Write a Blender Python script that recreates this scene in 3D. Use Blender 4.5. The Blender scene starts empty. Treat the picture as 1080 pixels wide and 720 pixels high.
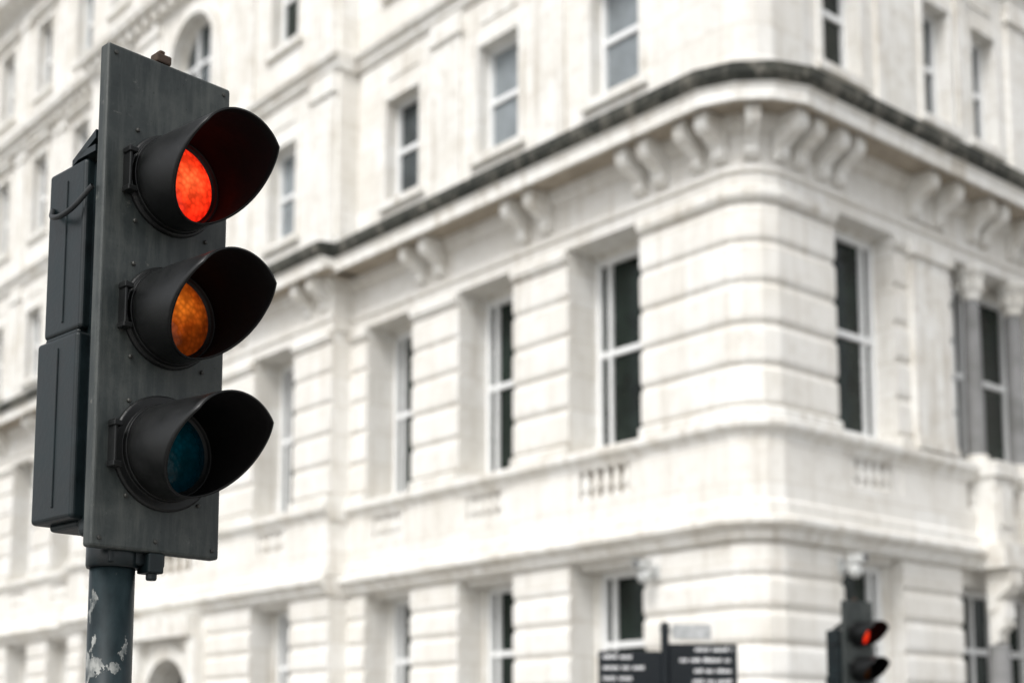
import bpy, bmesh, math, random
from mathutils import Vector, Matrix
random.seed(7)
rad = math.radians
scene = bpy.context.scene
EYE = 1.6

# ------------------------------------------------------------------ materials
def new_mat(name):
    m = bpy.data.materials.new(name); m.use_nodes = True
    nt = m.node_tree
    b = nt.nodes["Principled BSDF"]
    return m, nt, b
def N(nt, t, **kw):
    n = nt.nodes.new(t)
    for k, v in kw.items():
        if k in n.inputs.keys(): n.inputs[k].default_value = v
        else: setattr(n, k, v)
    return n
def ramp(nt, fac, stops):
    r = nt.nodes.new("ShaderNodeValToRGB")
    e = r.color_ramp.elements
    e[0].position = stops[0][0]; e[0].color = (*stops[0][1], 1)
    e[1].position = stops[-1][0]; e[1].color = (*stops[-1][1], 1)
    for p, c in stops[1:-1]:
        x = e.new(p); x.color = (*c, 1)
    nt.links.new(fac, r.inputs[0]); return r
def mix(nt, f, a, b, mode='MIX'):
    m = nt.nodes.new("ShaderNodeMix"); m.data_type = 'RGBA'; m.blend_type = mode
    for i, v in ((0, f), (6, a), (7, b)):
        if hasattr(v, "links"): nt.links.new(v, m.inputs[i])
        elif i == 0: m.inputs[0].default_value = v
        else: m.inputs[i].default_value = (*v, 1)
    return m.outputs[2]
def mapping(nt, scale=(1,1,1), rot=(0,0,0), out="Object"):
    tc = nt.nodes.new("ShaderNodeTexCoord"); mp = nt.nodes.new("ShaderNodeMapping")
    mp.inputs["Scale"].default_value = scale; mp.inputs["Rotation"].default_value = rot
    nt.links.new(tc.outputs[out], mp.inputs[0]); return mp.outputs[0]
def noise(nt, vec, scale, detail=5, rough=.6):
    n = N(nt, "ShaderNodeTexNoise"); n.inputs["Scale"].default_value = scale
    n.inputs["Detail"].default_value = detail; n.inputs["Roughness"].default_value = rough
    nt.links.new(vec, n.inputs["Vector"]); return n.outputs["Fac"]

AL = 40.8; AR = 49.2
dL = Vector((-math.sin(rad(AL)), math.cos(rad(AL))))
dR = Vector((math.sin(rad(AR)), math.cos(rad(AR))))
nL = -dR; nR = -dL
C = Vector((3.916, 22.0))

def stone_mat(name, base, dark, joints=True, dirt=.5, grime=None, blotch=.5):
    m, nt, b = new_mat(name)
    grime = grime or tuple(x*.62 for x in dark)
    v = mapping(nt)
    n1 = noise(nt, v, .9, 3, .65)
    c = ramp(nt, n1, [(.35, dark), (.55, base)]).outputs[0]
    vs = mapping(nt, (2.2, 2.2, .22))
    n2 = noise(nt, vs, 2.0, 3, .6)
    st = ramp(nt, n2, [(.52, (0, 0, 0)), (.72, (1, 1, 1))]).outputs[0]
    mm = N(nt, "ShaderNodeMath", operation='MULTIPLY'); nt.links.new(st, mm.inputs[0]); mm.inputs[1].default_value = dirt
    c = mix(nt, mm.outputs[0], c, grime)
    n3 = noise(nt, v, 4.5, 3, .7)
    f3 = ramp(nt, n3, [(.53, (0,0,0)), (.76, (1,1,1))]).outputs[0]
    m3 = N(nt, "ShaderNodeMath", operation='MULTIPLY'); nt.links.new(f3, m3.inputs[0]); m3.inputs[1].default_value = blotch
    c = mix(nt, m3.outputs[0], c, grime)
    if joints:
        vr = mapping(nt, (1,1,1), (0, 0, -math.atan2(dL.y, dL.x)))
        sx = N(nt, "ShaderNodeSeparateXYZ"); nt.links.new(vr, sx.inputs[0])
        ad = N(nt, "ShaderNodeMath", operation='ADD'); nt.links.new(sx.outputs[0], ad.inputs[0]); nt.links.new(sx.outputs[1], ad.inputs[1])
        cb = N(nt, "ShaderNodeCombineXYZ"); nt.links.new(ad.outputs[0], cb.inputs[0]); nt.links.new(sx.outputs[2], cb.inputs[1])
        bt = N(nt, "ShaderNodeTexBrick"); nt.links.new(cb.outputs[0], bt.inputs["Vector"])
        bt.inputs["Scale"].default_value = 1; bt.inputs["Brick Width"].default_value = 1.15
        bt.inputs["Row Height"].default_value = .65; bt.inputs["Mortar Size"].default_value = .012
        bt.inputs["Color1"].default_value = (1,1,1,1); bt.inputs["Color2"].default_value = (.93,.915,.89,1)
        bt.inputs["Mortar"].default_value = (.78,.75,.70,1)
        c = mix(nt, 1.0, c, bt.outputs["Color"], 'MULTIPLY')
    nt.links.new(c, b.inputs["Base Color"]); b.inputs["Roughness"].default_value = .85
    return m

M_stone = stone_mat("portland_stone", (.795,.785,.755), (.735,.72,.68), dirt=.36, grime=(.50,.455,.39), blotch=.45)
M_trim = stone_mat("carved_stone", (.775,.765,.73), (.68,.655,.60), joints=False, dirt=.6, grime=(.40,.35,.28), blotch=.6)
M_soffit = stone_mat("shade_darkened_soffit_stone", (.40,.35,.285), (.30,.26,.205), joints=False, dirt=.5, grime=(.20,.17,.13))  # shadow under the cornice put into the base colour, grime noise on top
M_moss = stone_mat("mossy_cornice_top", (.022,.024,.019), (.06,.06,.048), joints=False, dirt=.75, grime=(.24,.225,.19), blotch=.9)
M_granite = stone_mat("grey_granite", (.25,.25,.25), (.17,.17,.165), joints=False, dirt=.2)

def simple(name, col, rough=.5, metal=0, var=.25, scale=6, bump=0, spec=.5):
    m, nt, b = new_mat(name)
    v = mapping(nt)
    n = noise(nt, v, scale, 5, .65)
    c = ramp(nt, n, [(.3, tuple(x*(1-var) for x in col)), (.7, tuple(min(1, x*(1+var)) for x in col))]).outputs[0]
    nt.links.new(c, b.inputs["Base Color"])
    r = ramp(nt, n, [(.3, (rough*.8,)*3), (.7, (min(1, rough*1.2),)*3)]).outputs[0]
    nt.links.new(r, b.inputs["Roughness"]); b.inputs["Metallic"].default_value = metal
    b.inputs["Specular IOR Level"].default_value = spec
    if bump:
        bp = N(nt, "ShaderNodeBump"); bp.inputs["Strength"].default_value = bump; bp.inputs["Distance"].default_value = .003
        nt.links.new(noise(nt, v, scale*8, 3), bp.inputs["Height"]); nt.links.new(bp.outputs[0], b.inputs["Normal"])
    return m
M_frame = simple("white_window_paint", (.80,.81,.81), .4, 0, .05)
def glass(name, col, spec=.4, var=.4, sc=.8):
    return simple(name, col, .08, 0, var, sc, 0, spec)
M_gd = glass("dark_window_glass", (.010,.016,.013), .2, .85, 1.3)
M_gm = glass("grey_window_glass", (.05,.06,.063), .4, .6, 1.2)
M_gl = glass("pale_window_glass", (.22,.245,.26), .4, .3, 1.1)
M_asph = simple("asphalt", (.05,.05,.052), .9, 0, .25, 3, .4)
M_pave = simple("paving_slabs", (.28,.27,.255), .85, 0, .15, 1.2, .2)
M_kerb = simple("granite_kerb", (.33,.32,.31), .8, 0, .15, 5)
M_line = simple("road_paint", (.75,.75,.72), .7, 0, .12, 5)
M_yel = simple("yellow_road_paint", (.7,.5,.08), .7, 0, .12, 5)
M_ground = simple("ground_tarmac", (.09,.09,.088), .95, 0, .2, .4)
M_roof = simple("slate_roof", (.10,.11,.12), .7, 0, .2, 2)
M_black = simple("black_sign_enamel", (.006,.009,.012), .35, 0, .2, 6, 0, .3)
M_white = simple("white_lettering", (.85,.85,.85), .5, 0, .05)
M_plate = simple("name_plate_enamel", (.42,.43,.43), .4, 0, .35, 14)
M_cctv = simple("white_plastic", (.52,.53,.52), .4, 0, .1)
M_lens2 = simple("camera_glass", (.08,.08,.08), .3, 0, .2)

# ------------------------------------------------------------------ mesh builder
class MB:
    def __init__(s): s.v = []; s.f = []
    def add(s, vs, fs):
        o = len(s.v); s.v += [tuple(v) for v in vs]; s.f += [tuple(o+i for i in f) for f in fs]
    def obj(s, name, mat, parent=None, smooth=False, bevel=0, seg=2, recalc=True):
        me = bpy.data.meshes.new(name); me.from_pydata(s.v, [], s.f)
        if recalc:
            bm = bmesh.new(); bm.from_mesh(me); bmesh.ops.recalc_face_normals(bm, faces=bm.faces); bm.to_mesh(me); bm.free()
        me.materials.append(mat)
        o = bpy.data.objects.new(name, me); scene.collection.objects.link(o)
        if parent: o.parent = parent
        if smooth:
            for p in me.polygons: p.use_smooth = True
        if bevel:
            b = o.modifiers.new("b", 'BEVEL'); b.width = bevel; b.segments = seg; b.limit_method = 'ANGLE'
        return o
def empty(name, loc=(0,0,0), rz=0):
    e = bpy.data.objects.new(name, None); scene.collection.objects.link(e)
    e.location = loc; e.rotation_euler = (0,0,rz); e.empty_display_size = .3; return e

RC = .45   # corner chamfer
def straight(fac, s0, s1):
    d, n = (dL, nL) if fac == 'L' else (dR, nR)
    return [(C+d*s0, n), (C+d*s1, n)]
nC = (nL+nR).normalized()
def miter(a, b):
    m = (a+b).normalized(); return m/(m.dot(a))
def corner(sL, tR):
    e = .16
    A = C+dL*RC; Bp = C+dR*RC; ch = (Bp-A).normalized()
    n1 = (nL+nC).normalized(); n2 = (nC+nR).normalized()
    return [(C+dL*sL, nL), (A+dL*e, miter(nL, n1)), (A+ch*e, miter(n1, nC)), (Bp-ch*e, miter(nC, n2)), (Bp+dR*e, miter(n2, nR)), (C+dR*tR, nR)]
def sweep(mb, path, prof, off=0):
    m = len(prof); vs = []; fs = []
    for p, n in path:
        for d, z in prof:
            q = p+n*(d+off); vs.append((q.x, q.y, z+EYE))
    for i in range(len(path)-1):
        for j in range(m):
            k = (j+1) % m
            fs.append((i*m+j, i*m+k, (i+1)*m+k, (i+1)*m+j))
    fs.append(tuple(range(m))); fs.append(tuple((len(path)-1)*m+j for j in range(m)))
    mb.add(vs, fs)
def box(mb, fac, s0, s1, z0, z1, d0, d1):
    sweep(mb, straight(fac, s0, s1), [(d0,z0),(d1,z0),(d1,z1),(d0,z1)])
def poly(mb, fac, pts, d0, d1):
    d, n = (dL, nL) if fac == 'L' else (dR, nR)
    vs = []
    for dd in (d0, d1):
        for s, z in pts:
            q = C+d*s+n*dd; vs.append((q.x, q.y, z+EYE))
    m = len(pts)
    fs = [tuple(range(m)), tuple(range(m, 2*m))]+[(i, (i+1)%m, m+(i+1)%m, m+i) for i in range(m)]
    mb.add(vs, fs)
def lathe(mb, cx, cy, prof, k=20, base=EYE):
    vs = []; fs = []
    for r, z in prof:
        for i in range(k):
            a = 2*math.pi*i/k; vs.append((cx+r*math.cos(a), cy+r*math.sin(a), z+base))
    for j in range(len(prof)-1):
        for i in range(k):
            fs.append((j*k+i, j*k+(i+1)%k, (j+1)*k+(i+1)%k, (j+1)*k+i))
    fs.append(tuple(range(k))); fs.append(tuple((len(prof)-1)*k+i for i in range(k)))
    mb.add(vs, fs)

def rust(z0, z1, n, back=-1.0, out=.0, g=.065, h=.055):
    H = (z1-z0)/n; pr = [(back, z0)]
    for i in range(n):
        a = z0+i*H; b = a+H
        pr += [(out-g, a+.001), (out-g, a+h*.4), (out-.03, a+h*.8), (out-.008, a+h*1.5), (out, a+h*2.4), (out, b-h*2.4), (out-.008, b-h*1.5), (out-.03, b-h*.8), (out-g, b-h*.4)]
    pr += [(out-g, z1), (back, z1)]
    return pr
def rect(z0, z1, d1=0, d0=-1.0): return [(d0,z0),(d1,z0),(d1,z1),(d0,z1)]

# ------------------------------------------------------------------ building
B = empty("stone_corner_building")
W = MB(); T = MB(); MO = MB(); FR = MB(); GD = MB(); GM = MB(); GL = MB(); COL = MB(); SO = MB()

STRING = [(-1,3.3),(.03,3.3),(.10,3.36),(.10,3.44),(.22,3.52),(.29,3.56),(.29,3.64),(.18,3.70),(-1,3.72)]
DADO   = [(-1,3.72),(.10,3.72),(.10,3.92),(.03,3.98),(.03,4.42),(-1,4.42)]
SILL   = [(-1,4.96),(.03,4.96),(.06,5.04),(.15,5.12),(.18,5.16),(.18,5.25),(.10,5.3),(-1,5.32)]
FRIEZE = [(-1,9.2),(.0,9.2),(.0,9.42),(.05,9.44),(.05,9.56),(.0,9.6),(.0,10.12),(.06,10.16),(.12,10.26),(.16,10.37),(-1,10.37)]
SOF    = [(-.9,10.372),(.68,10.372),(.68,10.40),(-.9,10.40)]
CORN   = [(-1,10.402),(.70,10.402),(.70,10.34),(.77,10.34),(.77,10.54),(.80,10.58),(.83,10.61),(-.2,10.61),(-1,10.61)]
CTOP   = [(-1,10.61),(.83,10.61),(.86,10.64),(.87,10.68),(.91,10.72),(.92,10.90),(.84,10.93),(-.1,11.05),(-1,11.08)]
def bands(path, off=0):
    sweep(T, path, STRING, off); sweep(W, path, DADO, off); sweep(T, path, SILL, off)
    sweep(W, path, FRIEZE, off)
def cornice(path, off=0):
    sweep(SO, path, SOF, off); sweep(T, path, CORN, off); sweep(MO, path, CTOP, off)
def pier(path, off=0):
    sweep(W, path, rust(-1.6+.5, 3.3, 8), off)
    sweep(T, path, [(-1,-1.6),(.14,-1.6),(.14,-1.2),(.04,-1.1),(-1,-1.1)], off)
    sweep(W, path, rect(4.42, 4.96, .028), off)
    sweep(T, path, [(-1,5.32),(.07,5.32),(.07,5.46),(.02,5.5),(-1,5.5)], off)
    sweep(W, path, rust(5.5, 8.95, 5), off)
    sweep(T, path, [(-1,8.95),(.03,8.95),(.09,9.03),(.09,9.14),(.03,9.2),(-1,9.2)], off)

def window(fac, s0, s1, z0, z1, d, tr, gl, mull=(.18,.82), fw=.10):
    box(FR, fac, s0-.02, s0+fw, z0, z1, d-.1, d+.06)
    box(FR, fac, s1-fw, s1+.02, z0, z1, d-.1, d+.06)
    box(FR, fac, s0+fw, s1-fw, z0-.02, z0+fw, d-.1, d+.058)
    box(FR, fac, s0+fw, s1-fw, z1-fw, z1+.02, d-.1, d+.058)
    for t in tr: box(FR, fac, s0+fw, s1-fw, t-.055, t+.055, d-.06, d+.05)
    for m in mull:
        x = s0+(s1-s0)*m; ks = [z0+fw]+[q for t in tr for q in (t-.055, t+.055)]+[z1-fw]
        for i in range(0, len(ks), 2): box(FR, fac, x-.035, x+.035, ks[i], ks[i+1], d-.05, d+.04)
    ks = [z0+fw]+[t for t in tr]+[z1-fw]
    for i in range(len(ks)-1):
        box(gl, fac, s0+fw, s1-fw, ks[i], ks[i+1]-.002, d-.09, d-.02-.012*(i % 2))
def balusters(fac, s0, s1, off):
    a, b = s0+.28, s1-.28
    n = 5; d, nn = (dL, nL) if fac == 'L' else (dR, nR)
    for i in range(n):
        s = a+(i+.5)*(b-a)/n; q = C+d*s+nn*(off-.07)
        lathe(T, q.x, q.y, [(.09,4.42),(.09,4.47),(.055,4.5),(.09,4.62),(.09,4.7),(.055,4.84),(.06,4.9),(.09,4.92),(.09,4.96)], 10)
    box(SO, fac, a, b, 4.42, 4.96, off-1.0, off-.14)  # recess back takes the same shade-darkened stone as the soffit
    box(W, fac, s0, a, 4.42, 4.96, off-1.0, off+.01); box(W, fac, b, s1, 4.42, 4.96, off-1.0, off+.01)
def main_open(fac, s0, s1, off, r):
    window(fac, s0, s1, 5.44, 9.10, off-r, [7.28], GD)
    box(T, fac, s0, s1, 9.12, 9.2, off-r-.1, off-r+.12)
    box(T, fac, s0, s1, 5.32, 5.42, off-1, off-r+.2)
    window(fac, s0+.08, s1-.08, .0, 3.17, off-r, [1.86], GD)
    box(T, fac, s0, s0+.08, -1.1, 3.3, off-1, off-r+.14)
    box(T, fac, s1-.08, s1, -1.1, 3.3, off-1, off-r+.14)
    box(W, fac, s0+.08, s1-.08, 3.19, 3.3, off-1, off-.2)
    box(W, fac, s0+.08, s1-.08, -1.6, -.06, off-1, off-.1)
    balusters(fac, s0, s1, off)

def console(p, n, off, z0=9.62, z1=10.36, dep=.58, w=.24):
    n = n.normalized(); t = Vector((-n.y, n.x))
    prof = [(0,z0),(.12,z0+.02),(.19,z0+.10),(.17,z0+.2),(.24,z0+.28),(.40,z0+.38),(dep-.06,z0+.42),(dep,z0+.5),(dep,z0+.64),(dep-.02,z1),(0,z1)]
    vs = []
    for s in (-w/2, w/2):
        for d, z in prof:
            q = p+n*(d+off)+t*s; vs.append((q.x, q.y, z+EYE))
    m = len(prof)
    T.add(vs, [tuple(range(m)), tuple(range(m, 2*m))]+[(i,(i+1)%m,m+(i+1)%m,m+i) for i in range(m)])
def conL(s, off=.003): console(C+dL*s, nL, off)
def conR(s, off=.003): console(C+dR*s, nR, off)

openL = [(2.57,4.41),(5.97,7.65),(9.22,10.85)]
openR = [(2.15,3.9)]
cp = corner(11.5, 20.0)
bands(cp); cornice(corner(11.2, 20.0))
pier(corner(2.57, 2.15))
for a, b in [(4.41,5.97),(7.65,9.22),(10.85,11.5)]: pier(straight('L', a, b))
pier(straight('R', 3.9, 5.75))
for a, b in openL: main_open('L', a, b, 0, .8)
for a, b in openR: main_open('R', a, b, 0, .5)
for s in (2.45,1.95,1.1,.62,4.9,5.55,8.15,8.8): conL(s)
for s in (.62,1.1,1.75,2.2,4.45,5.25,9.6,10.3,12.9,13.7): conR(s)
console(C+(dL+dR)*(RC/2), nC, .003)
box(T, 'R', 4.35, 5.5, 5.5, 8.9, -.1, .10); box(T, 'R', 4.25, 5.6, 8.9, 9.18, -.1, .18); box(T,'R',4.3,5.55,5.33,5.5,-.1,.16)
box(T, 'R', 4.3, 5.55, 9.62, 10.1, -.1, .07)

# right bay : columns with recessed window
window('R', 5.75, 7.3, 5.44, 9.06, -.75, [7.28], GD, (.3,.78)); window('R', 7.3, 9.3, 5.44, 9.06, -.75, [7.28], GD, (.25,.75))
box(T, 'R', 5.75, 9.3, 9.06, 9.2, -.9, -.5); box(T, 'R', 5.75, 9.3, 5.32, 5.42, -1, -.5)
for t in (6.62, 8.15):
    q = C+dR*t+nR*(-.12)
    lathe(COL, q.x, q.y, [(.20,5.52),(.175,5.6),(.175,6.5),(.15,8.55)], 24)
    lathe(T, q.x, q.y, [(.27,5.32),(.27,5.4),(.22,5.43),(.24,5.47),(.2,5.52)], 20)
    lathe(T, q.x, q.y, [(.16,8.55),(.19,8.58),(.17,8.62),(.2,8.72),(.25,8.80),(.2,8.84),(.22,8.94),(.31,9.04),(.26,9.06),(.31,9.1),(.31,9.2)], 16)
    for k in range(8):
        a = k*math.pi/4; lathe(T, q.x+.22*math.cos(a), q.y+.22*math.sin(a), [(.02,8.72),(.06,8.82),(.03,8.88),(.05,9.0),(.03,9.05)], 6)
    box(T, 'R', t-.32, t+.32, 3.76, 5.03, -.1, .42); box(T, 'R', t-.38, t+.38, 5.03, 5.31, -.1, .50)
    box(T, 'R', t-.2, t+.2, 4.1, 4.8, .42, .46)
    box(T, 'R', t-.42, t+.42, 3.3, 3.75, .02, .62)
    console(C+dR*t, nR, .1, 2.5, 3.29, .5, .42)
    console(C+dR*t, nR, .1, 1.9, 2.7, .34, .34)
    lathe(COL, q.x+nR.x*.3, q.y+nR.y*.3, [(.26,-1.3),(.23,-1.1),(.22,0),(.2,1.9)], 24)
    lathe(T, q.x+nR.x*.3, q.y+nR.y*.3, [(.34,-1.6),(.34,-1.4),(.28,-1.3)], 20)
    conR(t-.22); conR(t+.22)
balusters('R', 5.75, 9.3, .0)
window('R', 5.95, 9.1, -.6, 3.0, -.75, [1.86], GD, (.2,.4,.6,.8))
box(W,'R',5.75,9.3,3.02,3.3,-1,-.2); box(W,'R',5.75,9.3,-1.6,-.64,-1,-.2); box(T,'R',5.75,5.93,-.6,3.0,-1,-.4); box(T,'R',9.12,9.3,-.6,3.0,-1,-.4)
pr = [(9.3,11.0),(12.7,14.3),(16,17.6),(19.3,20.0)]
for a, b in pr: pier(straight('R', a, b))
for a, b in [(11.0,12.7),(14.3,16),(17.6,19.3)]: main_open('R', a, b, 0, .5)

# pavilion
PO = .5
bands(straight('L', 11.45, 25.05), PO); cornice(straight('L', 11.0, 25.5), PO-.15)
for a, b in [(11.5,13.07),(14.8,17.2),(20.1,22.4),(24.1,25.0)]: pier(straight('L', a, b), PO)
for a, b in [(13.07,14.8),(22.4,24.1)]: main_open('L', a, b, PO, .8)
for s in (11.75,12.4,15.3,16.0,16.7,20.6,21.2,21.8,24.5): conL(s, PO-.1)
def arch(fac, c, r, zs, z1, d0, d1, n=20, mb=None):
    mb = mb or W
    for i in range(n):
        a0 = math.pi*i/n; a1 = math.pi*(i+1)/n
        x0, y0 = c-r*math.cos(a0), zs+r*math.sin(a0); x1, y1 = c-r*math.cos(a1), zs+r*math.sin(a1)
        poly(mb, fac, [(x0,y0),(x1,y1),(x1,z1),(x0,z1)], d0, d1)
def archivolt(fac, c, r, w, zs, d0, d1, n=20):
    for i in range(n):
        a0 = math.pi*i/n; a1 = math.pi*(i+1)/n
        pt = lambda R, a: (c-R*math.cos(a), zs+R*math.sin(a))
        poly(T, fac, [pt(r,a0),pt(r,a1),pt(r+w,a1),pt(r+w,a0)], d0, d1)
cA = 18.65
box(W,'L',17.2,cA-1.2,-1.6,3.3,-.5,PO); box(W,'L',cA+1.2,20.1,-1.6,3.3,-.5,PO)
arch('L', cA, 1.2, 1.1, 3.3, -.5, PO); archivolt('L', cA, 1.16, .34, 1.1, PO-.3, PO+.14)
box(GD,'L',cA-1.2,cA+1.2,-1.6,2.4,-.4,-.3); box(FR,'L',cA-.05,cA+.05,-1.6,2.35,-.28,-.24); box(FR,'L',cA-1.2,cA+1.2,1.0,1.12,-.3,-.23)
box(T,'L',17.0,20.4,2.75,3.28,PO-.1,PO+.45); box(T,'L',16.9,17.35,-1.6,2.75,PO-.1,PO+.3); box(T,'L',19.95,20.4,-1.6,2.75,PO-.1,PO+.3)
window('L',17.5,19.8,5.44,9.06,PO-.8,[7.28],GD); box(W,'L',17.2,17.5,5.32,9.2,-.5,PO-.02); box(W,'L',19.8,20.1,5.32,9.2,-.5,PO-.02)
balusters('L',17.2,20.1,PO)
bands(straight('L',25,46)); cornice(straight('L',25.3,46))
prev = 25.0
for a in (26.0,29.2,32.4,35.6,38.8,42.0):
    pier(straight('L', prev, a)); main_open('L', a, a+1.7, 0, .7); prev = a+1.7
    conL(a-.9); conL(a-.4)
pier(straight('L', prev, 46))

# upper storeys
floors = [(11.08,15.3,11.9,14.25),(15.72,20.2,16.8,19.5),(20.75,25.0,21.7,24.2)]
def upper(fac, opens, off, fl, kinds=None):
    z0, z1, a, b = fl; low = z0 < 12
    for i, (s0, s1) in enumerate(opens):
        g = (kinds[i] if kinds else random.choice([GM, GM, GL, GD]))
        window(fac, s0, s1, a, b, off-.32, [(a+b)/2+.05], g, (), .08)
        box(W, fac, s0, s1, z0, a-.02, off-1, off); box(W, fac, s0, s1, b+.02, z1, off-1, off)
        w = .14
        box(T, fac, s0-w, s0-.002, a, b, off-.05, off+.05); box(T, fac, s1+.002, s1+w, a, b, off-.05, off+.05)
        box(T, fac, s0-w, s1+w, b+.001, b+.16, off-.05, off+.052)
        box(T, fac, s0-.2, s1+.2, a-.16, a-.001, off-.05, off+.13)
        if not low:
            box(T, fac, s0-.34, s1+.34, b+.42, b+.54, off-.05, off+.22); box(T, fac, s0-.24, s1+.24, b+.3, b+.42, off-.05, off+.12)
        box(T, fac, s0+.05, s1-.05, b+.5, z1-.2, off-.05, off+.03)
def pil(fac, s0, s1, off, fl):
    z0, z1 = fl[0], fl[1]
    box(T, fac, s0, s1, z0+.35, z1-.5, off-.05, off+.08)
    box(T, fac, s0-.06, s1+.06, z0+.02, z0+.35, off-.05, off+.13)
    box(T, fac, s0-.07, s1+.07, z1-.5, z1-.3, off-.05, off+.15); box(T, fac, s0-.03, s1+.03, z1-.3, z1-.02, off-.05, off+.12)
def gaps(opens, s0, s1):
    out = []; p = s0
    for a, b in opens: out.append((p, a)); p = b
    out.append((p, s1)); return out
UL = [(2.6,3.85),(5.9,7.15),(9.15,10.35)]
UR = [(2.1,3.2),(5.25,6.15),(6.95,7.85),(11.2,12.4),(14.5,15.7),(17.8,19.0)]
UP = [(13.3,14.5),(22.6,23.8)]
UB = [(26.2,27.4),(29.4,30.6),(32.6,33.8),(35.8,37.0),(39,40.2),(42.2,43.4)]
for fi, fl in enumerate(floors):
    z0, z1 = fl[0], fl[1]; u = -.12
    sweep(W, corner(UL[0][0], UR[0][0]), rect(z0, z1, 0), u)
    sweep(W, corner(1.9, 1.5), [(-.2,z0+.02),(.14,z0+.02),(.14,z0+.35),(.09,z0+.4),(.09,z1-.5),(.15,z1-.4),(.15,z1-.02),(-.2,z1-.02)], u)
    for a, b in gaps(UL, 2.6, 11.5)[1:]:
        sweep(W, straight('L', a, b), rect(z0, z1, 0), u)
    for a, b in gaps(UR, 2.1, 20)[1:]:
        sweep(W, straight('R', a, b), rect(z0, z1, 0), u)
    upper('L', UL, u, fl, [GL, GL, GM] if fi == 0 else None); upper('R', UR, u, fl, [GD, GM, GM, GL, GM, GD])
    for a, b in [(4.55,5.4),(7.7,8.65)]: pil('L', a, b, u, fl)
    for a, b in [(3.7,4.8),(6.38,6.72),(8.3,9.3),(9.8,10.7)]: pil('R', a, b, u, fl)
    up = PO-.12
    cen = (17.35, 19.75)
    for a, b in gaps([UP[0], cen, UP[1]], 11.5, 25): sweep(W, straight('L', a, b), rect(z0, z1, 0), up)
    upper('L', UP, up, fl)
    for a, b in [(11.65,12.6),(15.3,16.4),(20.5,21.7)]: pil('L', a, b, up, fl)
    if fi == 1:
        zs = 18.3; r = 1.2; c = 18.55
        arch('L', c, r, zs, z1, -.6, up); archivolt('L', c, r-.02, .3, zs, up-.2, up+.12)
        box(W,'L',cen[0],cen[1],z0,16.3,-.6,up)
        box(GM,'L',cen[0],cen[1],16.3,zs+r,-.05,.0)
        for x in (c-1.17,c-.4,c+.33,c+1.1): box(FR,'L',x,x+.08,16.3,zs+ (1.1 if abs(x-c)<.6 else .1),.0,.08)
        box(FR,'L',cen[0],cen[1],zs-.05,zs+.05,.0,.07)
        archivolt('L', c, r-.12, .12, zs, .001, .09)
        box(T,'L',16.9,17.33,16.1,zs,up-.05,up+.13); box(T,'L',19.77,20.2,16.1,zs,up-.05,up+.13)
    else:
        upper('L', [cen], up, fl)
    for a, b in gaps(UB, 25, 46): sweep(W, straight('L', a, b), rect(z0, z1, 0), u)
    upper('L', UB, u, fl)
    for a, b in UB: pil('L', b+.5, b+1.3, u, fl)
S2 = [(-1,15.3),(.05,15.3),(.12,15.38),(.12,15.5),(.24,15.58),(.26,15.68),(-1,15.72)]
S3 = [(-1,20.2),(.05,20.2),(.12,20.3),(.45,20.42),(.5,20.6),(.3,20.72),(-1,20.75)]
S4 = [(-1,25),(.05,25),(.1,25.3),(.7,25.45),(.85,25.8),(.3,25.9),(-1,26)]
PAR = [(-1,26),(.0,26),(.0,27.1),(.1,27.15),(.1,27.3),(-1,27.3)]
for pth, off in ((corner(11.5,20), -.12),(straight('L',11.4,25.1), PO-.12),(straight('L',25,46), -.12)):
    for s, m in ((S2,T),(S3,T),(S4,T),(PAR,W)): sweep(m, pth, s, off)
def dent2(fac, s0, s1, off, z):
    n = int((s1-s0)/.5)
    for i in range(n):
        s = s0+(i+.25)*(s1-s0)/n; box(T, fac, s, s+.22, z, z+.25, off, off+.3)
dent2('L', 25.3, 45, -.12, 20.1); dent2('L', 11.6, 24.8, PO-.12, 20.1); dent2('L', 1.2, 11, -.12, 25.1); dent2('L',11.6,24.8,PO-.12,25.1)

core = MB()
def P3(s, t, z): q = C+dL*s+dR*t; return (q.x, q.y, z+EYE)
def corebox(s0,s1,t0,t1,z0,z1):
    core.add([P3(s0,t0,z0),P3(s1,t0,z0),P3(s1,t1,z0),P3(s0,t1,z0),P3(s0,t0,z1),P3(s1,t0,z1),P3(s1,t1,z1),P3(s0,t1,z1)],
             [(0,1,2,3),(4,5,6,7),(0,1,5,4),(1,2,6,5),(2,3,7,6),(3,0,4,7)])
corebox(1.02,45.98,1.02,19.98,-1.6,26.2)
core.obj("inner_walls", M_stone, B)
rf = MB()
rf.add([P3(.8,.8,26.2),P3(46,.8,26.2),P3(46,20,26.2),P3(.8,20,26.2),P3(5,5,30.5),P3(42,5,30.5),P3(42,16,30.5),P3(5,16,30.5)],
       [(0,1,5,4),(1,2,6,5),(2,3,7,6),(3,0,4,7),(4,5,6,7)])
rf.obj("roof", M_roof, B)

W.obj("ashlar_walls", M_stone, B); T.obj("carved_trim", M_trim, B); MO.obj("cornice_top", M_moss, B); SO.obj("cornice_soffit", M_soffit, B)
FR.obj("window_frames", M_frame, B); GD.obj("dark_panes", M_gd, B); GM.obj("grey_panes", M_gm, B); GL.obj("pale_panes", M_gl, B)
COL.obj("granite_columns", M_granite, B)

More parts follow.
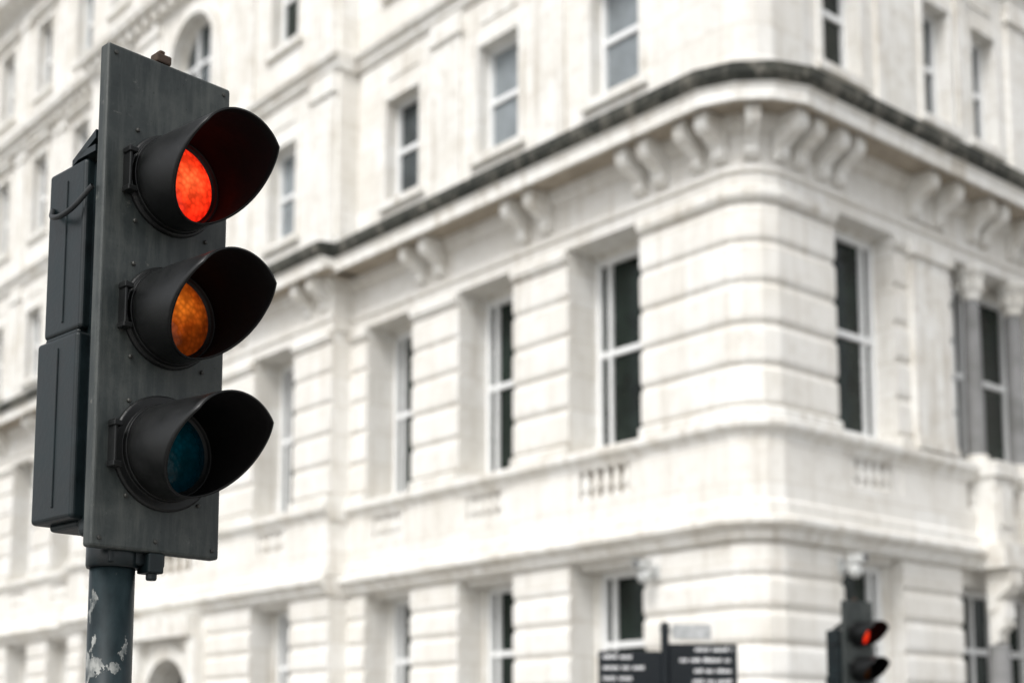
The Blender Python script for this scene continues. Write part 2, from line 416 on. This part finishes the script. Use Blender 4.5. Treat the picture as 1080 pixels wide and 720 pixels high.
# ------------------------------------------------------------------ streets
def Q(p, q, z): v = C+nL*p+nR*q; return (v.x, v.y, z)
g = MB(); g.add([(-900,-900,0),(900,-900,0),(900,900,0),(-900,900,0)], [(0,1,2,3)]); g.obj("ground", M_ground, recalc=False)
def sheet(mb, p0, p1, q0, q1, z): mb.add([Q(p0,q0,z),Q(p1,q0,z),Q(p1,q1,z),Q(p0,q1,z)], [(0,1,2,3)])
r1 = MB(); sheet(r1, 7.4, 13.5, -90, 90, .004); r1.obj("road", M_asph)
r2 = MB(); sheet(r2, -90, 7.4, 6.8, 10.5, .004); sheet(r2, 13.5, 90, 6.8, 10.5, .004); r2.obj("road", M_asph)
PV = empty("pavement")
def slab(p0,p1,q0,q1,rp,rq):
    R = 1.6; sp = 1 if rp == p1 else -1; sq = 1 if rq == q1 else -1
    def outline(ins):
        pts = []; cp_, cq = rp-sp*R, rq-sq*R; rr = R-ins
        fp = p0 if sp == 1 else p1; fq = q0 if sq == 1 else q1
        pts.append((fp, fq)); pts.append((fp, rq-sq*ins))
        for i in range(9):
            a = math.pi/2*i/8; pts.append((cp_+sp*rr*math.sin(a), cq+sq*rr*math.cos(a)))
        pts.append((rp-sp*ins, fq)); return pts
    for nm, ins, zt, mt in (("kerb", 0, .12, M_kerb), ("paving", .16, .125, M_pave)):
        mb = MB(); o = outline(ins); m = len(o)
        mb.add([Q(p,q,0) for p,q in o]+[Q(p,q,zt) for p,q in o], [tuple(range(m, 2*m))]+[(i,(i+1)%m,m+(i+1)%m,m+i) for i in range(m)])
        mb.obj(nm, mt, PV)
slab(-90,7.4,-90,6.8,7.4,6.8); slab(13.5,90,10.5,90,13.5,10.5); slab(13.5,90,-90,6.8,13.5,6.8); slab(-90,7.4,10.5,90,7.4,10.5)
ml = MB()
for k in range(-14, 15):
    q = k*6.0
    if 4 < q < 14: continue
    sheet(ml, 10.4, 10.5, q, q+3, .008)
sheet(ml, 7.7, 10.2, 4.0, 4.3, .008); sheet(ml, 10.8, 13.2, 13.2, 13.5, .008); sheet(ml, 16.0, 16.3, 7.0, 10.3, .008)
ml.obj("road_markings", M_line)
yl = MB()
for a in (7.65, 7.85, 13.1, 13.3): sheet(yl, a, a+.08, -60, 3.4, .0081); sheet(yl, a, a+.08, 14.2, 60, .0081)
yl.obj("yellow_lines", M_yel)

# ------------------------------------------------------------------ traffic signals
def edge_mask(nt, radius, lo, hi):
    bv = N(nt, "ShaderNodeBevel"); bv.samples = 4; bv.inputs["Radius"].default_value = radius
    ge = N(nt, "ShaderNodeNewGeometry")
    d = N(nt, "ShaderNodeVectorMath", operation='DOT_PRODUCT'); nt.links.new(bv.outputs[0], d.inputs[0]); nt.links.new(ge.outputs["True Normal"], d.inputs[1])
    return ramp(nt, d.outputs["Value"], [(lo,(1,1,1)),(hi,(0,0,0))]).outputs[0]
def housing_mat():
    m, nt, b = new_mat("weathered_signal_housing")
    v = mapping(nt)
    n1 = noise(nt, v, 5, 8, .72); n2 = noise(nt, mapping(nt, (9,9,1.1)), 4, 6, .65); n3 = noise(nt, v, 90, 3, .6)
    c = ramp(nt, n1, [(.32,(.012,.017,.017)),(.5,(.027,.033,.032)),(.7,(.062,.069,.065))]).outputs[0]
    s = ramp(nt, n2, [(.46,(0,0,0)),(.74,(.65,.65,.65))]).outputs[0]
    c = mix(nt, s, c, (.088,.094,.086))
    n4 = noise(nt, v, 18, 8, .8)
    sp = ramp(nt, n4, [(.60,(0,0,0)),(.68,(.75,.75,.75))]).outputs[0]
    c = mix(nt, sp, c, (.14,.14,.125))
    sp = ramp(nt, n3, [(.67,(0,0,0)),(.73,(1,1,1))]).outputs[0]
    c = mix(nt, sp, c, (.009,.010,.009))
    em = edge_mask(nt, .006, .80, .985)
    mu = N(nt, "ShaderNodeMath", operation='MULTIPLY'); nt.links.new(em, mu.inputs[0])
    nt.links.new(ramp(nt, noise(nt, v, 12, 5, .7), [(.35,(.15,.15,.15)),(.6,(.9,.9,.9))]).outputs[0], mu.inputs[1])
    c = mix(nt, mu.outputs[0], c, (.16,.165,.15))
    nt.links.new(c, b.inputs["Base Color"]); b.inputs["Specular IOR Level"].default_value = .4
    nt.links.new(ramp(nt, n1, [(.3,(.34,)*3),(.7,(.65,)*3)]).outputs[0], b.inputs["Roughness"])
    bp = N(nt, "ShaderNodeBump"); bp.inputs["Strength"].default_value = .4; bp.inputs["Distance"].default_value = .001
    nt.links.new(n3, bp.inputs["Height"]); nt.links.new(bp.outputs[0], b.inputs["Normal"])
    return m
M_house = housing_mat()
M_rear = simple("dark_signal_case", (.005,.010,.0115), .38, 0, .6, 9, .15, .35)
def visor_mat():
    m, nt, b = new_mat("black_visor_plastic")
    v = mapping(nt); n = noise(nt, v, 9, 6, .7); n2 = noise(nt, v, 30, 6, .75)
    c = ramp(nt, n, [(.35,(.003,.0035,.0035)),(.7,(.009,.0095,.0095))]).outputs[0]
    d = ramp(nt, n2, [(.60,(0,0,0)),(.75,(.6,.6,.6))]).outputs[0]
    nt.links.new(mix(nt, d, c, (.035,.035,.032)), b.inputs["Base Color"])
    nt.links.new(ramp(nt, n, [(.3,(.32,)*3),(.7,(.52,)*3)]).outputs[0], b.inputs["Roughness"])
    b.inputs["Specular IOR Level"].default_value = .36
    return m
M_visor = visor_mat()
M_vin = simple("matt_visor_lining", (.0035,.003,.003), .8, 0, .4, 12, 0, .12)
M_rubber = simple("black_cable", (.010,.012,.013), .5, 0, .2)
M_bolt = simple("aged_metal", (.06,.06,.055), .5, .6, .3, 30)
M_rust = simple("rusty_fitting", (.055,.035,.024), .8, .2, .4, 40)
def pole_mat():
    m, nt, b = new_mat("peeling_pole_paint")
    v = mapping(nt, (1,1,.7)); n1 = noise(nt, v, 11, 8, .62); n2 = noise(nt, v, 14, 6, .7); n3 = noise(nt, v, 40, 4)
    tc = N(nt, "ShaderNodeTexCoord"); sx = N(nt, "ShaderNodeSeparateXYZ"); nt.links.new(tc.outputs["Object"], sx.inputs[0])
    mr = N(nt, "ShaderNodeMapRange"); nt.links.new(sx.outputs[2], mr.inputs[0])
    mr.inputs[1].default_value = 1.76; mr.inputs[2].default_value = 1.98; mr.inputs[3].default_value = .085; mr.inputs[4].default_value = -.06
    ad = N(nt, "ShaderNodeMath", operation='ADD'); nt.links.new(n1, ad.inputs[0]); nt.links.new(mr.outputs[0], ad.inputs[1])
    mask = ramp(nt, ad.outputs[0], [(.605,(0,0,0)),(.613,(1,1,1))]).outputs[0]
    base = ramp(nt, n2, [(.35,(.005,.011,.013)),(.7,(.020,.032,.036))]).outputs[0]
    chip = ramp(nt, n3, [(.38,(.06,.07,.07)),(.62,(.27,.275,.26))]).outputs[0]
    nt.links.new(mix(nt, mask, base, chip), b.inputs["Base Color"]); b.inputs["Roughness"].default_value = .4; b.inputs["Specular IOR Level"].default_value = .35
    bp = N(nt, "ShaderNodeBump"); bp.invert = True; bp.inputs["Strength"].default_value = .6; bp.inputs["Distance"].default_value = .002
    nt.links.new(mask, bp.inputs["Height"]); nt.links.new(bp.outputs[0], b.inputs["Normal"])
    return m
M_pole = pole_mat()
def lens_mat(name, stops, strength, base, ctr=(-.02,-.04,.01), spec=.25):
    m, nt, b = new_mat(name)
    v = mapping(nt)
    vo = N(nt, "ShaderNodeTexVoronoi"); vo.inputs["Scale"].default_value = 80; nt.links.new(v, vo.inputs["Vector"])
    cell = ramp(nt, vo.outputs["Distance"], [(.1,(1,1,1)),(.7,(.5,.5,.5))]).outputs[0]
    blot = ramp(nt, noise(nt, v, 22, 4, .6), [(.35,(.62,.5,.45)),(.6,(1,1,1))]).outputs[0]
    d = N(nt, "ShaderNodeVectorMath", operation='DISTANCE'); nt.links.new(v, d.inputs[0]); d.inputs[1].default_value = ctr
    c = ramp(nt, d.outputs["Value"], stops).outputs[0]
    c = mix(nt, 1, c, cell, 'MULTIPLY'); c = mix(nt, 1, c, blot, 'MULTIPLY')
    b.inputs["Base Color"].default_value = (*base, 1); b.inputs["Roughness"].default_value = .2
    b.inputs["Specular IOR Level"].default_value = spec
    nt.links.new(c, b.inputs["Emission Color"]); b.inputs["Emission Strength"].default_value = strength
    bp = N(nt, "ShaderNodeBump"); bp.inputs["Strength"].default_value = .3; bp.inputs["Distance"].default_value = .002
    nt.links.new(vo.outputs["Distance"], bp.inputs["Height"]); nt.links.new(bp.outputs[0], b.inputs["Normal"])
    return m
M_red = lens_mat("lit_red_lens", [(.015,(1,.115,.03)),(.05,(1,.05,.012)),(.085,(.85,.018,.005)),(.115,(.45,.006,.003))], 2.0, (.12,.004,.002), (.015,-.04,.01))
M_amb = lens_mat("amber_lens", [(.015,(.85,.19,.015)),(.055,(.46,.08,.006)),(.09,(.13,.02,.002))], 1.05, (.08,.022,.002), (-.002,-.04,.03))
M_amb0 = lens_mat("unlit_amber_lens_glow", [(.02,(.05,.012,.002)),(.10,(.02,.004,.001))], .3, (.10,.03,.003))  # lamp is off; weak emission gradient paints a faint glow
M_grn = lens_mat("unlit_green_lens_glow", [(.02,(.0,.05,.07)),(.10,(.0,.008,.014))], .38, (.0012,.015,.021))  # lamp is off; teal glow comes from a weak emission gradient

def lbox(mb, x0,x1,y0,y1,z0,z1):
    mb.add([(x0,y0,z0),(x1,y0,z0),(x1,y1,z0),(x0,y1,z0),(x0,y0,z1),(x1,y0,z1),(x1,y1,z1),(x0,y1,z1)],
           [(0,1,2,3),(4,5,6,7),(0,1,5,4),(1,2,6,5),(2,3,7,6),(3,0,4,7)])
def ycyl(mb, cx, cz, prof, k=48):
    vs = []; fs = []
    for r, y in prof:
        for i in range(k):
            a = 2*math.pi*i/k; vs.append((cx+r*math.sin(a), y, cz+r*math.cos(a)))
    for j in range(len(prof)-1):
        for i in range(k): fs.append((j*k+i, j*k+(i+1)%k, (j+1)*k+(i+1)%k, (j+1)*k+i))
    fs.append(tuple(range(k))); fs.append(tuple((len(prof)-1)*k+i for i in range(k)))
    mb.add(vs, fs)

def signal(name, X, Y, dz, ang, amber, ground=.125):
    e = empty(name, (X, Y, 0), rad(90-ang))
    zt, zb = EYE+1.575+dz, EYE+.432+dz
    CA = .175
    pl = MB(); lbox(pl, 0, .33, 0, .035, zb, zt); pl.obj("backplate", M_house, e, bevel=.007, seg=3)
    zc = [EYE+1.284+dz, EYE+.971+dz, EYE+.658+dz]
    body = MB(); lbox(body, .02, .31, .036, .10, zb+.03, zt-.25); body.obj("signal_body", M_rear, e, bevel=.015, seg=3)
    rc = MB(); mz = EYE+.925+dz
    lbox(rc, -.002, .27, .075, .238, mz+.004, EYE+1.325+dz); lbox(rc, -.010, .278, .07, .250, EYE+.50+dz, mz-.004)
    lbox(rc, .0, .262, .085, .235, mz-.01, mz+.01)
    lbox(rc, .02, .25, .09, .22, EYE+.485+dz, EYE+.505+dz)
    rc.obj("rear_case", M_rear, e, bevel=.018, seg=4)
    ribs = MB()
    lbox(ribs, -.005, .0, .150, .156, mz+.03, EYE+1.29+dz); lbox(ribs, -.013, -.008, .150, .156, EYE+.53+dz, mz-.03)
    ribs.obj("case_ribs", M_rear, e, bevel=.002)
    mets = MB(); rings = MB(); hinge = MB()
    for idx, z in enumerate(zc):
        R0 = .118 if idx < 2 else .132
        ycyl(rings, CA, z, [(.09,.003),(R0,.003),(R0,-.006),(R0-.004,-.010),(.111,-.010),(.110,-.022),(.106,-.022),(.105,-.036),(.101,-.036),(.097,-.03),(.085,-.02)])
        vs = []; fs = []; K = 72; T_ = 10
        for j in range(T_+1):
            t = j/T_
            for i in range(K):
                a = 2*math.pi*i/K; h = math.cos(a)
                x = min(1, (h+1)/1.5)**.9
                L = .078+.176*x+.010*max(0, h)
                r = .1030+.004*t
                y = -.018-t*L
                droop = .07*max(0, (t*L-.06))
                vs.append((CA+r*math.sin(a), y, z+r*h-droop*(.6+.4*h)))
        for j in range(T_):
            for i in range(K): fs.append((j*K+i, j*K+(i+1)%K, (j+1)*K+(i+1)%K, (j+1)*K+i))
        v = MB(); v.add(vs, fs); o = v.obj("visor_lining_%d" % (idx+1), M_vin, e, smooth=True, recalc=True)
        o.data.materials.append(M_visor)
        f0 = o.data.polygons[0]; cc = f0.center-Vector((CA, f0.center.y, z))
        if f0.normal.dot(cc) < 0: o.data.flip_normals()
        sm = o.modifiers.new("s", 'SOLIDIFY'); sm.thickness = .003; sm.offset = 1; sm.material_offset = 0; sm.material_offset_rim = 1
        sk = MB(); sk.add([(CA+(x_-CA)*1.034, y_, z+(z_-z)*1.034) for x_, y_, z_ in vs], fs)
        so_ = sk.obj("visor_%d" % (idx+1), M_visor, e, smooth=True)
        s2 = so_.modifiers.new("s", 'SOLIDIFY'); s2.thickness = .001; s2.offset = 1
        l = MB(); pr = [(.0965*math.cos(q*math.pi/2/8)+.0001, -.018-.024*math.sin(q*math.pi/2/8)) for q in range(9)]
        lv = []; lf = []; k = 48
        for r, y in pr:
            for i in range(k):
                a = 2*math.pi*i/k; lv.append((r*math.sin(a), y, r*math.cos(a)))
        for j in range(8):
            for i in range(k): lf.append((j*k+i, j*k+(i+1)%k, (j+1)*k+(i+1)%k, (j+1)*k+i))
        lf.append(tuple(8*k+i for i in range(k)))
        l.add(lv, lf); lo = l.obj("lens_%d" % (idx+1), (M_red, amber, M_grn)[idx], e, smooth=True); lo.location = (CA, 0, z)
        x0 = CA-R0-.010
        lbox(hinge, x0, x0+.007, -.030, .0, z-.05, z+.055)
        for h in (-.045, .045): lbox(hinge, x0-.004, x0+.018, -.034, -.004, z+h-.006, z+h+.006)
        for a in (40, 140, 220, 320):
            aa = rad(a); ycyl(mets, CA+.146*math.sin(aa), z+.142*math.cos(aa)*.98, [(.005,.002),(.005,-.004),(.003,-.006)], 10)
    rings.obj("lens_rings", M_visor, e, bevel=.0015); hinge.obj("door_hinges", M_visor, e, bevel=.002)
    for (a, z) in ((.02,zt-.02),(.31,zt-.02),(.02,zb+.02),(.31,zb+.02),(.30,zt-.12),(.16,zb+.025)):
        ycyl(mets, a, z, [(.005,.002),(.005,-.003),(.003,-.004)], 10)
    mets.obj("bolts", M_bolt, e)
    f = MB(); lbox(f, .125, .165, .0, .03, zt, zt+.022); lbox(f, .135, .15, .004, .026, zt+.022, zt+.032)
    f.obj("top_lug", M_rust, e, bevel=.004)
    f = MB(); lbox(f, .06, .20, .02, .10, zb-.028, zb+.01); lbox(f, .145, .185, .0, .05, zb-.045, zb-.0)
    lathe(f, .165, .02, [(.014,-.06),(.014,-.04)], 6, zb); f.obj("bottom_bracket", M_rear, e, bevel=.004)
    f = MB(); lbox(f, .0, .04, .04, .12, EYE+1.33+dz, EYE+1.345+dz)
    f.add([(-.0,.04,EYE+1.38+dz),(.03,.04,EYE+1.38+dz),(.03,.04,EYE+1.36+dz),(0,.04,EYE+1.36+dz),(0,.14,EYE+1.335+dz),(.03,.14,EYE+1.335+dz),(.03,.14,EYE+1.32+dz),(0,.14,EYE+1.32+dz)],
          [(0,1,2,3),(4,5,6,7),(0,1,5,4),(1,2,6,5),(2,3,7,6),(3,0,4,7)])
    f.obj("stay_bracket", M_rear, e)
    cu = bpy.data.curves.new("cable", 'CURVE'); cu.dimensions = '3D'; cu.bevel_depth = .006
    sp = cu.splines.new('BEZIER'); pts = [(-.006,.035,EYE+1.245+dz),(-.024,.10,EYE+1.20+dz),(-.022,.18,EYE+1.205+dz),(-.004,.215,EYE+1.235+dz)]
    sp.bezier_points.add(3)
    for p, c in zip(sp.bezier_points, pts): p.co = c; p.handle_left_type = p.handle_right_type = 'AUTO'
    co = bpy.data.objects.new("cable", cu); scene.collection.objects.link(co); co.parent = e; cu.materials.append(M_rubber)
    po = MB(); px, py = .098, .0715
    lathe(po, px, py, [(.085,ground),(.085,ground+.03),(.07,ground+.05),(.07,ground+.9),(.0495,ground+.95),(.0495,zb-.004)], 40, 0)
    po.obj("pole", M_pole, e)
    col = MB(); lathe(col, px, py, [(.056,zb-.035),(.058,zb-.03),(.058,zb+.02),(.05,zb+.03)], 40, 0); col.obj("pole_collar", M_rear, e)
    return e
signal("traffic_light", -.905, 3.0, 0, 43.4, M_amb)
signal("traffic_light", 2.92, 12.4, -.275, 62, M_amb0)
for o in scene.objects:
    if o.name.startswith("pole"):
        for p in o.data.polygons: p.use_smooth = len(p.vertices) == 4

# ------------------------------------------------------------------ direction sign
ws = empty("pedestrian_direction_sign", (1.41, 13.0, 0), rad(4))
m = MB(); lathe(m, 0, 0, [(.06,.125),(.06,.9),(.04,.93),(.04,2.70),(.05,2.71),(.03,2.76)], 20, 0); m.obj("post", M_black, ws)
m = MB(); lbox(m, -.62, -.04, -.02, .02, 1.92, 2.49); lbox(m, .04, .67, -.02, .02, 1.90, 2.56); m.obj("direction_boards", M_black, ws, bevel=.006)
def scribble(mb, x0, x1, z, h):
    x = x0
    while x < x1:
        for _ in range(random.randint(3, 8)):
            w = random.choice((.008,.012,.018)); hh = h*random.choice((.75,.75,1.0))
            if x+w > x1: break
            lbox(mb, x, x+w, -.0235, -.0205, z, z+hh); x += w+.006
        x += .025
m = MB()
for r in range(5):
    z = 2.42-r*.098
    scribble(m, -.58, -.58+random.uniform(.28,.45), z, .036); scribble(m, .10+random.uniform(0,.2), .62, z+.07, .036)
m.obj("lettering", M_white, ws)
m = MB(); lbox(m, .07, .43, -.012, .012, 2.60, 2.74); lbox(m, -.05, .07, -.006, .006, 2.66, 2.69); m.obj("name_plate", M_plate, ws, bevel=.01)

# ------------------------------------------------------------------ cctv cameras
def cctv(fac, s, z):
    d, n = (dL, nL) if fac == 'L' else (dR, nR)
    q = C+d*s; e = empty("security_camera", (q.x, q.y, z+EYE), math.atan2(n.y, n.x)+math.pi/2)
    m = MB(); lbox(m, -.09,.09,-.05,-.0,-.12,.12); lbox(m, -.03,.03,-.34,-.05,-.04,.02); m.obj("wall_bracket", M_cctv, e, bevel=.01)
    m = MB(); lbox(m, -.09,.09,-.5,-.2,.03,.17); lbox(m, -.10,.10,-.55,-.18,.17,.19); m.obj("camera_body", M_cctv, e, bevel=.02)
    m = MB(); ycyl(m, 0, .10, [(.06,-.49),(.06,-.515),(.04,-.52)], 20); m.obj("camera_lens", M_lens2, e)
    m = MB(); lathe(m, 0, -.3, [(.05,.03),(.12,-.02),(.13,-.10),(.09,-.18),(.02,-.21)], 20, 0); m.obj("camera_dome", M_cctv, e, smooth=True)
cctv('L', 2.25, 2.95); cctv('R', 2.05, 3.0)

# ------------------------------------------------------------------ light, world
w = bpy.data.worlds.new("World"); scene.world = w; w.use_nodes = True
nt = w.node_tree; bg = nt.nodes["Background"]
sky = nt.nodes.new("ShaderNodeTexSky"); sky.sky_type = 'NISHITA'; sky.sun_disc = False
SE, SAZ = 48, 205
sky.sun_elevation = rad(SE); sky.sun_rotation = rad(SAZ); sky.dust_density = 3; sky.air_density = 1
hs = nt.nodes.new("ShaderNodeHueSaturation"); hs.inputs["Saturation"].default_value = .14; hs.inputs["Value"].default_value = 1.5
nt.links.new(sky.outputs[0], hs.inputs["Color"]); nt.links.new(hs.outputs[0], bg.inputs[0]); bg.inputs[1].default_value = .15
sd = bpy.data.lights.new("sun", 'SUN'); sd.energy = 1.5; sd.angle = rad(20); sd.color = (1,.975,.94)
so = bpy.data.objects.new("sun", sd); scene.collection.objects.link(so)
D = Vector((math.sin(rad(SAZ))*math.cos(rad(SE)), math.cos(rad(SAZ))*math.cos(rad(SE)), math.sin(rad(SE))))
so.rotation_euler = D.to_track_quat('Z', 'Y').to_euler()

# ------------------------------------------------------------------ camera
cd = bpy.data.cameras.new("camera"); cam = bpy.data.objects.new("camera", cd); scene.collection.objects.link(cam)
cam.location = (0, 0, EYE); cam.rotation_euler = (rad(97), 0, 0)
cd.sensor_width = 36; cd.lens = 1490/1080*36; cd.shift_y = 246/1080
cd.clip_start = .05; cd.clip_end = 3000
cd.dof.use_dof = True; cd.dof.focus_distance = 3.12; cd.dof.aperture_fstop = 2.5
scene.camera = cam
scene.view_settings.view_transform = 'Standard'; scene.view_settings.look = 'None'; scene.view_settings.exposure = 0
